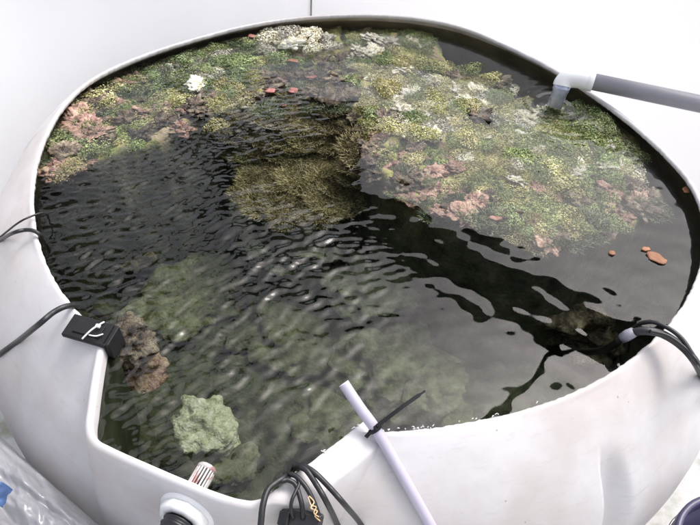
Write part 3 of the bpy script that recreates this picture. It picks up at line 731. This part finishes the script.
# boulders on the deep floor
def boulder(px, py, rad, flat, m, label, seed, zc, name='sunken_rock', cat='rock'):
    me = lump('boulder', rad, flat, 5, 1.3, 0.55, 6.0, 0.14, seed); me.materials.append(m)
    o = link(name, me, None); o.location = onz(px, py, zc); o.rotation_euler = (0, 0, seed); tag(o, label, cat)
boulder(204, 428, 0.060, 0.75, M_PALE, 'pale green brain-like coral head under water behind the strainer', 41, -0.27, 'brain_coral', 'coral')
boulder(222, 452, 0.036, 0.6, M_PALE, 'pale broken chunk leaning on the brain-like coral head', 57, -0.30, 'coral_chunk', 'coral')
boulder(232, 470, 0.045, 0.5, M_OLIVE, 'small greenish rock right of the pale coral head', 42, -0.29)
boulder(130, 343, 0.055, 0.7, M_BROWN, 'brown rock against the inside wall beside the black clamp', 43, -0.20)
boulder(138, 372, 0.050, 0.6, M_PINK, 'pinkish stone just below the brown rock by the clamp', 44, -0.28)
boulder(374, 283, 0.12, 0.40, M_MURK, 'big dome-shaped pale coral sunk in front of the dark reef edge', 45, -0.34, 'dome_coral', 'coral')
boulder(385, 365, 0.13, 0.42, M_OLIVE, 'yellow-green rock under water beyond the lilac tube', 46, -0.41)
boulder(432, 392, 0.09, 0.45, M_OLIVE, 'olive rock at the near wall right of the cable tie', 47, -0.40)
boulder(285, 232, 0.14, 0.34, M_MURK, 'broad murk-toned rock below the stringy weed mound', 48, -0.29)
boulder(190, 300, 0.15, 0.35, M_OLIVE, 'wide olive rock under the rippled water', 49, -0.45)
boulder(290, 335, 0.14, 0.38, M_OLIVE, 'greenish silted rock in the deep middle of the tank', 50, -0.45)
boulder(565, 305, 0.13, 0.6, M_BROWN, 'dark brown rock under the right reef edge', 51, -0.37)
boulder(590, 338, 0.08, 0.4, M_BROWN, 'flat brown rock beneath the right-hand cables', 52, -0.42)
boulder(480, 270, 0.12, 0.6, M_BROWN, 'shadowed brown rock at the foot of the right reef', 53, -0.35)
boulder(110, 240, 0.14, 0.5, M_BROWN, 'dark rock beneath the ripples along the left wall', 54, -0.40)
boulder(250, 290, 0.10, 0.40, M_BROWN, 'low brown stone between the silted olive rocks', 55, -0.45)
boulder(330, 420, 0.09, 0.40, M_OLIVE, 'flat olive stone under the tip of the lilac tube', 56, -0.46)

# ------------------------------------------------------------------ water
def build_water():
    st = 0.0032; xs = np.arange(CX - 0.92, CX + 0.92, st); ys = np.arange(CY - 0.92, CY + 0.92, st)
    X, Y = np.meshgrid(xs, ys)
    ph = np.arctan2(Y - CY, X - CX); r = np.hypot(X - CX, Y - CY); R = RIM(ph)
    ins = (r < R + 0.034) | (sdist(X, Y, boxpoly) > -0.004)
    rg = np.random.default_rng(3)
    def pack(n, lmin, lmax, ang, spread, slope):
        Z = np.zeros(X.shape)
        for i in range(n):
            L = np.exp(rg.uniform(np.log(lmin), np.log(lmax))); a = ang + rg.normal(0, spread); k = 2 * np.pi / L
            ampl = slope * math.sqrt(2.0 / n) / k
            Z += ampl * np.sin(k * (X * math.cos(a) + Y * math.sin(a)) + rg.uniform(0, 6.28))
        return Z
    a0 = math.radians(127)
    fine = pack(70, 0.0145, 0.040, a0, 0.36, 0.19)
    mid = pack(24, 0.05, 0.13, a0 - 0.1, 0.6, 0.035)
    calm = pack(40, 0.030, 0.13, math.radians(75), 0.8, 0.0135)
    mfine = sstep(0.16, -0.22, X + 0.25 * (Y - 1.1)) * sstep(1.46, 1.26, Y + 0.9 * X)
    patch = 0.65 + 0.5 * vnoise(X, Y, 0.22, 21, 2)
    Z = fine * mfine * np.clip(patch, 0.15, 1.2) + mid * (0.08 + 0.92 * mfine) + calm * sstep(1.75, 1.2, Y - 0.35 * X) * (1 - 0.4 * mfine) + calm * 0.18
    mc = onz(305, 165, ZW); Z *= 1 - 0.62 * np.exp(-(((X - mc.x) / 0.17) ** 2 + ((Y - mc.y) / 0.20) ** 2) ** 2)
    # rings spreading from the spout
    sp = onz(559, 105, ZW); d = np.hypot(X - sp.x, Y - sp.y)
    Z += 0.0012 * np.sin(d * 190) * np.exp(-d * 9)
    V = np.stack([X.ravel(), Y.ravel(), (ZW + Z).ravel()], 1); nx = len(xs); ny = len(ys)
    i = (np.arange(ny - 1)[:, None] * nx + np.arange(nx - 1)[None]).ravel()
    I = ins.ravel(); Fq = np.stack([i, i + 1, i + nx + 1, i + nx], 1)
    Fq = Fq[I[Fq].all(1)]
    ids, inv = np.unique(Fq, return_inverse=True)
    me = mesh('water', V[ids], inv.reshape(-1, 4))
    m = bpy.data.materials.new('water'); m.use_nodes = True; n = m.node_tree; n.nodes.clear()
    out = n.nodes.new('ShaderNodeOutputMaterial'); mx = n.nodes.new('ShaderNodeMixShader'); fr = n.nodes.new('ShaderNodeFresnel'); fr.inputs['IOR'].default_value = 1.40
    tr = n.nodes.new('ShaderNodeBsdfTransparent'); tr.inputs[0].default_value = (0.97, 0.98, 0.97, 1); gl = n.nodes.new('ShaderNodeBsdfGlossy'); gl.inputs['Roughness'].default_value = 0.02
    n.links.new(fr.outputs[0], mx.inputs[0]); n.links.new(tr.outputs[0], mx.inputs[1]); n.links.new(gl.outputs[0], mx.inputs[2]); n.links.new(mx.outputs[0], out.inputs['Surface'])
    va = n.nodes.new('ShaderNodeVolumeAbsorption'); va.inputs['Color'].default_value = (0.70, 0.75, 0.66, 1); va.inputs['Density'].default_value = 3.0
    n.links.new(va.outputs[0], out.inputs['Volume'])
    struct(link('water', me, m))
build_water()

# ------------------------------------------------------------------ pipe with elbow and spout
pipe = tag(empty('return_pipe', onz(583, 84, 0.0)), 'grey pipe with a white elbow pouring water into the tank', 'pipe')
def kid(o, root):
    o.parent = root; o.location = o.location - root.location; return o
ZP = 0.046
pa = onz(583, 79.5, ZP); pb = onz(705, 105, ZP); pdir = (pb - pa).normalized()
pe = pa + pdir * 1.1
kid(tube('pipe', [pa + pdir * 0.005, pa + pdir * 0.3, pe], 0.0225, M_GREYPVC, seg=40), pipe)
# elbow: collar, quarter bend, down-facing mouth
mouth_dir = (Vector((-0.20, -0.42, -0.88))).normalized()
ec = pa - pdir * 0.012
q1 = ec - pdir * 0.026 + mouth_dir * 0.005; q2 = ec - pdir * 0.034 + mouth_dir * 0.018; q3 = q2 + mouth_dir * 0.010
kid(tube('elbow', catmull([pa + pdir * 0.026, pa, ec, q1, q2, q3], 6), 0.0255, M_WHITEPVC, seg=36), pipe)
kid(lathe('elbow_collar', [(0.0225, 0.028), (0.0272, 0.028), (0.0272, 0.014), (0.0255, 0.011)], pa, pdir, M_WHITEPVC, seg=36), pipe)
M_SPOUT = simple('blue_grey_spout', (0.42, 0.44, 0.56), 0.12, 0.6, 0.25, 40, metal=0.55)
kid(tube('spout', [q3 - mouth_dir * 0.01, q3 + mouth_dir * 0.012, q3 + mouth_dir * 0.016, q3 + mouth_dir * 0.06], [0.0235, 0.0235, 0.021, 0.021], M_SPOUT, seg=32), pipe)

# ------------------------------------------------------------------ cables
def pth(spec, r):
    out = []
    for x, y, z in spec:
        out.append(onsurf(x, y, r * 1.02) if z == 's' else onz(x, y, z))
    return out
def cable(name, spec, r, label, cat='cable', m=None, group=None):
    return tag(tube(name, catmull(pth(spec, r), 10), r, m or M_BLACK, seg=10), label, cat, group)
cable('power_cable', [(-14, 249, 's'), (0, 240, 's'), (13, 233, .008), (25, 230, .012), (34, 231, .012), (41, 236, .0), (47, 246, -.05), (54, 262, -.16), (66, 282, -.38)], 0.0040, 'thicker black cable dipping over the left rim beside a thin one')
cable('thin_wire', [(-14, 247, 's'), (0, 237, 's'), (18, 223, .004), (32, 216, .010), (43, 213, .002), (48, 216, -.03), (44, 226, -.06), (40, 240, -.12)], 0.0020, 'thin black wire arching over the left rim above a thicker cable')
cable('power_cable', [(-14, 366, 's'), (0, 354, 's'), (18, 341, 's'), (38, 325, .014), (54, 312, .020), (68, 306, .014), (80, 307, -.02), (92, 311, -.07), (104, 318, -.14)], 0.0052, 'black cable crossing the left shoulder and diving in behind the black clamp')
cable('power_cable', [(716, 400, 's'), (704, 378, 's'), (694, 360, .012), (680, 345, .022), (662, 334, .03), (645, 331, .03), (630, 334, .01), (618, 342, -.04), (606, 349, -.09), (592, 352, -.17), (572, 352, -.30), (550, 350, -.47)], 0.0075, 'thickest black cable reaching over the right rim into the water')
cable('thin_wire', [(718, 402, 's'), (705, 374, .01), (694, 357, .03), (682, 339, .04), (668, 328, .042), (652, 322, .036), (638, 325, .01), (630, 336, -.04), (628, 352, -.09)], 0.0042, 'thinner black cable looping above the thick one on the right rim')
cable('thin_wire', [(722, 404, 's'), (708, 380, .014), (698, 363, .028), (686, 349, .034), (668, 336, .038), (650, 331, .04)], 0.0035, 'short black cable taped along the thick one on the right rim')
tp = onz(628, 335, .010)
cuff = tube('sheath_cuff', [onz(634, 332, .022), onz(628, 335, .012), onz(623, 338, .0)], [0.0092, 0.0105, 0.0095], simple('grey_tape', (0.22, 0.22, 0.26), 0.4, .5, .3, 80), seg=14)
tag(cuff, 'grey tape cuff wrapped round the thick cable end', 'tape')
# cables over the box lip
cable('power_cable', [(256, 575, -.05), (259, 545, -.01), (261, 522, .008), (263, 505, .016), (268, 490, .018), (277, 482, .016), (286, 476, .006), (292, 469, -.05), (300, 462, -.18), (318, 452, -.42)], 0.0046, 'black cable hanging straight down left of the black connector block')
cable('power_cable', [(380, 560, 's'), (362, 526, 's'), (345, 505, .0), (330, 488, .012), (315, 473, .020), (304, 466, .014), (298, 465, -.01), (296, 460, -.10), (300, 452, -.24), (318, 440, -.45)], 0.0042, 'rightmost black cable sweeping from the box lip down the shoulder')
cable('power_cable', [(352, 565, 's'), (338, 526, 's'), (327, 503, .0), (316, 484, .014), (307, 471, .020), (300, 467, .012), (295, 466, -.02), (294, 462, -.12), (300, 456, -.28), (322, 447, -.46)], 0.0044, 'black cable running beside the rightmost one down the shoulder')
cable('thin_wire', [(318, 514, -.004), (313, 500, .006), (306, 487, .013), (297, 477, .015), (289, 474, .008), (285, 473, -.03), (285, 468, -.12), (292, 463, -.28), (306, 455, -.46)], 0.0036, 'short black cable with frayed tan end above the connector block')
cable('thin_wire', [(303, 518, -.012), (302, 506, .004), (299, 494, .010), (295, 484, .012), (287, 480, .014), (279, 482, .010), (276, 480, -.03), (277, 476, -.12), (284, 470, -.28), (298, 460, -.46)], 0.0036, 'short black cable looping into the top of the connector block')
cable('thin_wire', [(293, 518, -.012), (291, 508, .004), (292, 500, .012), (296, 491, .014), (299, 484, .014), (297, 478, .013)], 0.0026, 'thin black lead bent into the left of the connector block')
M_TAN = simple('bare_copper', (0.62, 0.42, 0.24), 0.45, .5, .3, 90)
cable('copper_strand', [(309, 496, .012), (314, 502, .008), (311, 508, .010), (317, 511, .004), (315, 516, .004), (320, 521, -.01)], 0.0010, 'frayed tan copper strand twisted at the cable joint', 'wire', M_TAN)
cable('copper_strand', [(308, 497, .012), (311, 505, .010), (316, 507, .009), (314, 513, .008), (319, 517, .002)], 0.0008, 'finer copper strand beside the frayed tan one', 'wire', M_TAN)
# connector block
bc = onz(301, 523, -.045)
cb = tag(empty('connector_block', bc), 'black plastic connector block hanging on the front of the tank', 'connector')
ux = Vector((1, -0.12, 0)).normalized(); uz = Vector((0.02, -0.35, 0.94)).normalized(); uy = uz.cross(ux)
kid(rbox('housing', bc, ux, uy, uz, 0.062, 0.034, 0.056, M_BLACK, None, 0.004), cb)
for k in range(4):
    kid(rbox('rib', bc + ux * (-0.022 + k * 0.0147) + uy * -0.018 + uz * 0.004, ux, uy, uz, 0.007, 0.006, 0.042, M_BLACK, None, 0.0015), cb)
kid(rbox('lid', bc + uz * 0.029 + ux * 0.003, (ux + uz * .12).normalized(), uy, (uz - ux * .12).normalized(), 0.050, 0.026, 0.008, M_BLACK, None, 0.002), cb)
kid(rbox('latch', bc + uz * 0.030 - ux * 0.024, (ux + uz * .3).normalized(), uy, (uz - ux * .3).normalized(), 0.016, 0.020, 0.010, M_BLACK, None, 0.002), cb)

# black clamp plate on the rim
pc = onz(90, 331, 0.006)
cl = tag(empty('clamp_plate', pc), 'black rectangular clamp plate lying on the rim beside the box corner', 'clamp')
ex = (onz(109, 336, .006) - onz(73, 326, .006)).normalized(); ez = Vector((-0.12, -0.1, 1)).normalized(); ey = ez.cross(ex).normalized(); ez = ex.cross(ey)
M_BLKP = simple('black_plastic', (0.012, 0.012, 0.014), 0.55, .25, .25, 40)
kid(rbox('plate', pc, ex, ey, ez, 0.082, 0.044, 0.010, M_BLKP, None, 0.002), cl)
kid(rbox('raised_pad', pc + ez * 0.006, ex, ey, ez, 0.050, 0.024, 0.004, M_BLKP, None, 0.001), cl)
kid(rbox('jaw', pc + ex * 0.040 - ez * 0.02, ex, ey, ez, 0.012, 0.040, 0.05, M_BLKP, None, 0.002), cl)
M_TIE = simple('white_nylon', (0.72, 0.71, 0.70), .4)
kid(tube('tie_strap', catmull([onz(82, 339, .012), onz(90, 331, .020), onz(97, 326, .022), onz(104, 322, .016)], 6), 0.0016, M_TIE, seg=8), cl)
kid(tube('tie_strap', catmull([onz(89, 335, .016), onz(96, 336, .018), onz(103, 334, .014)], 6), 0.0012, M_TIE, seg=8), cl)
kid(rbox('tie_head', onz(98, 326, .022), ex, ey, ez, 0.008, 0.006, 0.005, M_TIE, None, 0.001), cl)

# lilac tube and its cable tie
m, n, b = mat('lilac_translucent_tube'); b.inputs['Base Color'].default_value = (0.47, 0.44, 0.53, 1); b.inputs['Roughness'].default_value = 0.25
b.inputs['Subsurface Weight'].default_value = 0.3; b.inputs['Subsurface Radius'].default_value = (.01, .01, .012)
M_TUBE = m
tpts = [onz(344, 384, .055), onz(360, 408, .036), onz(374, 427, .018), onsurf(388, 450, .0095), onsurf(404, 478, .0092), onsurf(418, 503, .0092), onsurf(433, 530, .0092), onsurf(446, 556, .0092), onsurf(458, 585, .0092)]
tp_ = catmull(tpts, 12)
air = tag(empty('air_tube', tpts[-1]), 'lilac translucent plastic tube leaning over the rim into the tank', 'tube')
kid(tube('tube_wall', tp_, 0.0088, M_TUBE, seg=24), air)
t0_ = (tp_[0] - tp_[1]).normalized()
kid(lathe('tube_end', [(0.0088, -0.001), (0.0086, 0.0012), (0.0066, 0.0012), (0.0064, -0.0005), (0.0, -0.0005)], tp_[0], t0_, simple('lilac_end', (0.72, 0.68, 0.78), .35), seg=24), air)
tie = tag(empty('cable_tie', onz(377, 427, .01)), 'black cable tie round the lilac tube with its long tail sticking up', 'cable tie')
k0 = onz(366, 437, .003); k1 = onz(377, 426, .030); k2 = onz(402, 407, .045); k3 = onz(425, 391, .052)
def strap(name, pts, wd, th, m, parent):
    P = catmull(pts, 8); v = []; f = []
    for i, p in enumerate(P):
        t = (P[min(len(P) - 1, i + 1)] - P[max(0, i - 1)]).normalized(); s = t.cross(Vector((0.1, -0.5, 0.8))).normalized(); q = s.cross(t)
        ww = wd * (0.55 if i > len(P) - 4 and name == 'tail' else 1)
        for a, b2 in ((-1, -1), (1, -1), (1, 1), (-1, 1)): v.append(p + s * ww / 2 * a + q * th / 2 * b2)
    for i in range(len(P) - 1):
        for k in range(4):
            f.append((i * 4 + k, i * 4 + (k + 1) % 4, i * 4 + 4 + (k + 1) % 4, i * 4 + 4 + k))
    f.append((3, 2, 1, 0)); f.append(tuple(len(v) - 4 + k for k in range(4)))
    return kid(link(name, mesh(name, v, f), m, None, False), parent)
strap('tail', [k1, k2, k3], 0.0060, 0.0022, M_BLKP, tie)
# band round the tube
jb = min(range(len(tp_)), key=lambda i: (tp_[i] - onz(376, 429, .016)).length); cbp = tp_[jb]; tb = (tp_[jb + 1] - tp_[jb - 1]).normalized()
kid(lathe('band', [(0.0090, -0.003), (0.0108, -0.003), (0.0108, 0.003), (0.0090, 0.003)], cbp, tb, M_BLKP, seg=24), tie)
kid(rbox('tie_head', k1 - Vector((0, 0, .006)), (k3 - k1), Vector((0, 0, 1)).cross(k3 - k1), Vector((0, 0, 1)), 0.009, 0.008, 0.008, M_BLKP, None, .001), tie)
strap('free_end', [k0, (k0 + k1) / 2 + Vector((0, 0, .002)), k1 - Vector((0, 0, .004))], 0.0060, 0.0022, M_BLKP, tie)

# ------------------------------------------------------------------ clear plastic sheet at the lower left
m, n, b = mat('clear_crumpled_plastic'); b.inputs['Base Color'].default_value = (0.30, 0.30, 0.32, 1); b.inputs['Roughness'].default_value = 0.14
b.inputs['Alpha'].default_value = 0.8; b.inputs['Specular IOR Level'].default_value = 0.9
M_BAG = m
def bag():
    n = 130; u, v2 = np.meshgrid(np.linspace(0, 1, n), np.linspace(0, 1, n))
    A = onz(-60, 365, -.22); B = onz(140, 545, -.22); C = onz(-90, 620, -.06); D = onz(90, 690, -.06)
    P = (np.array(A)[None, None] * ((1 - u) * (1 - v2))[..., None] + np.array(B)[None, None] * (u * (1 - v2))[..., None] + np.array(C)[None, None] * ((1 - u) * v2)[..., None] + np.array(D)[None, None] * (u * v2)[..., None])
    s = v2 * 0.36 + 0.05 * vnoise(u, v2, 0.3, 3, 2)
    wr = 0.022 * (1 - np.abs(vnoise(v2 * 9 + 0.8 * u, u * 0.8 + 3, 0.62, 37, 2))) * (0.4 + v2) + 0.014 * (1 - np.abs(vnoise(s * 6 + u * 0.6, u * 0.9, 0.55, 31, 2))) + 0.012 * (1 - np.abs(vnoise(u * 2 + s * 3, s * 2 - u, 0.32, 33, 3))) + 0.005 * vnoise(u, v2, 0.05, 35, 3)
    hump = 0.05 * np.sin(np.clip(v2 * 2.2, 0, 1) * math.pi) - 0.10 * sstep(0.14, 0.0, v2)
    P[..., 2] += wr + hump - 0.06
    i = (np.arange(n - 1)[:, None] * n + np.arange(n - 1)[None]).ravel()
    o = link('plastic_sheet', mesh('plastic_sheet', P.reshape(-1, 3), np.stack([i, i + 1, i + n + 1, i + n], 1)), M_BAG)
    tag(o, 'crumpled clear plastic sheeting bunched against the foot of the tank shoulder', 'plastic sheet')
bag()
# blue tarp scrap under the sheet
def tarp():
    n = 24; u, v2 = np.meshgrid(np.linspace(-1, 1, n), np.linspace(-1, 1, n)); c = onz(2, 492, -.085)
    X = c.x + u * 0.014 - .012; Y = c.y + v2 * 0.016; Z = c.z + 0.006 * vnoise(u, v2, 0.6, 41, 3) - 0.02 * u ** 2
    i = (np.arange(n - 1)[:, None] * n + np.arange(n - 1)[None]).ravel()
    o = link('blue_strap', mesh('blue_strap', np.stack([X.ravel(), Y.ravel(), Z.ravel()], 1), np.stack([i, i + 1, i + n + 1, i + n], 1)), simple('blue_tarp', (0.05, 0.10, 0.22), .5, .5, .3, 60))
    tag(o, 'scrap of bright blue tarpaulin caught in the clear plastic sheeting', 'tarp')
tarp()

# ------------------------------------------------------------------ blue tub at the lower right
M_BLUE = simple('violet_blue_plastic', (0.06, 0.055, 0.11), 0.35, .5, .15, 20)
tc_ = onz(745, 558, -.38)
tub = tag(empty('blue_tub', (tc_.x, tc_.y, ZG)), 'round violet-blue plastic tub standing on the floor beside the tank', 'tub')
hgt = tc_.z - ZG
kid2 = lambda o: (setattr(o, 'parent', tub), o)[1]
lathe('wall', [(0.0, 0.004), (0.095, 0.0), (0.105, 0.02), (0.122, hgt - 0.03), (0.119, hgt - 0.03), (0.100, 0.02), (0.0, 0.012)], (0, 0, 0.002), (0, 0, 1), M_BLUE, tub, 48)
lathe('rim', [(0.118, hgt - 0.03), (0.120, hgt - 0.003), (0.123, hgt), (0.132, hgt), (0.134, hgt - 0.004), (0.133, hgt - 0.028), (0.123, hgt - 0.03)], (0, 0, 0), (0, 0, 1), M_BLUE, tub, 48)
tube('handle', catmull([Vector((0.13 * math.cos(a), 0.13 * math.sin(a), hgt - .01 - .05 * abs(math.sin(a + 2.2)))) for a in np.linspace(2.0, 5.0, 12)], 4), 0.003, simple('zinc_wire', (.5, .5, .52), .3, .5, metal=1.0), tub, 8)

# ------------------------------------------------------------------ dark frame overhead, seen as a reflection in the water
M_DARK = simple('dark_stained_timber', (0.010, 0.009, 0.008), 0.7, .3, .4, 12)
def mir(px, py, Z):
    d = ray(px, py); p = Vector((0, 0, H)) + d * ((ZW - H) / d.z); e = Vector((d.x, d.y, -d.z)); return p + e * ((Z - ZW) / e.z)
ZB = 2.2
KB = (ZB - 2 * ZW + H) / (1.0 - 2 * ZW + H)            # sizes grow with the height of the frame
fr = tag(empty('overhead_frame', (-2.0, 4.2, ZG)), 'dark overhead timber frame mirrored as black bands in the water', 'frame')
b0 = (mir(300, 205, ZB) + mir(380, 195, ZB)) / 2; b1 = (mir(620, 322, ZB) + mir(598, 340, ZB)) / 2
bd = (b1 - b0).normalized(); bside = Vector((0, 0, 1)).cross(bd)
s0 = b0 - bd * 1.6; s1 = b1 + bd * 1.3
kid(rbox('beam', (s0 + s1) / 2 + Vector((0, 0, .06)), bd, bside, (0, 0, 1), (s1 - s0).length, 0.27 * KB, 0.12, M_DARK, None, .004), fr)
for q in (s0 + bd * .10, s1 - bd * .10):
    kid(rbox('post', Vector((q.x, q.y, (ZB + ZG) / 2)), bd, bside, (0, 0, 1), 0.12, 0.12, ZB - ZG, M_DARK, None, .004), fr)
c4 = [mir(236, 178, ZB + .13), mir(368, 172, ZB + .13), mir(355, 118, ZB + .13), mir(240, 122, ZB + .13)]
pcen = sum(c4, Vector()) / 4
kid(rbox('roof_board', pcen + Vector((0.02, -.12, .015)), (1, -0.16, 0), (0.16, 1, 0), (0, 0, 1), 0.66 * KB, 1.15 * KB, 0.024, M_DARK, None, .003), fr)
kid(rbox('streak_board', Vector((-0.98 * KB, 1.04 * KB, ZB + 0.02)), (1, 0.06, 0), (-0.06, 1, 0), (0, 0, 1), 0.90 * KB, 0.80 * KB, 0.03, M_DARK, None, .003), fr)  # unseen board added so tilted ripples mirror dark streaks
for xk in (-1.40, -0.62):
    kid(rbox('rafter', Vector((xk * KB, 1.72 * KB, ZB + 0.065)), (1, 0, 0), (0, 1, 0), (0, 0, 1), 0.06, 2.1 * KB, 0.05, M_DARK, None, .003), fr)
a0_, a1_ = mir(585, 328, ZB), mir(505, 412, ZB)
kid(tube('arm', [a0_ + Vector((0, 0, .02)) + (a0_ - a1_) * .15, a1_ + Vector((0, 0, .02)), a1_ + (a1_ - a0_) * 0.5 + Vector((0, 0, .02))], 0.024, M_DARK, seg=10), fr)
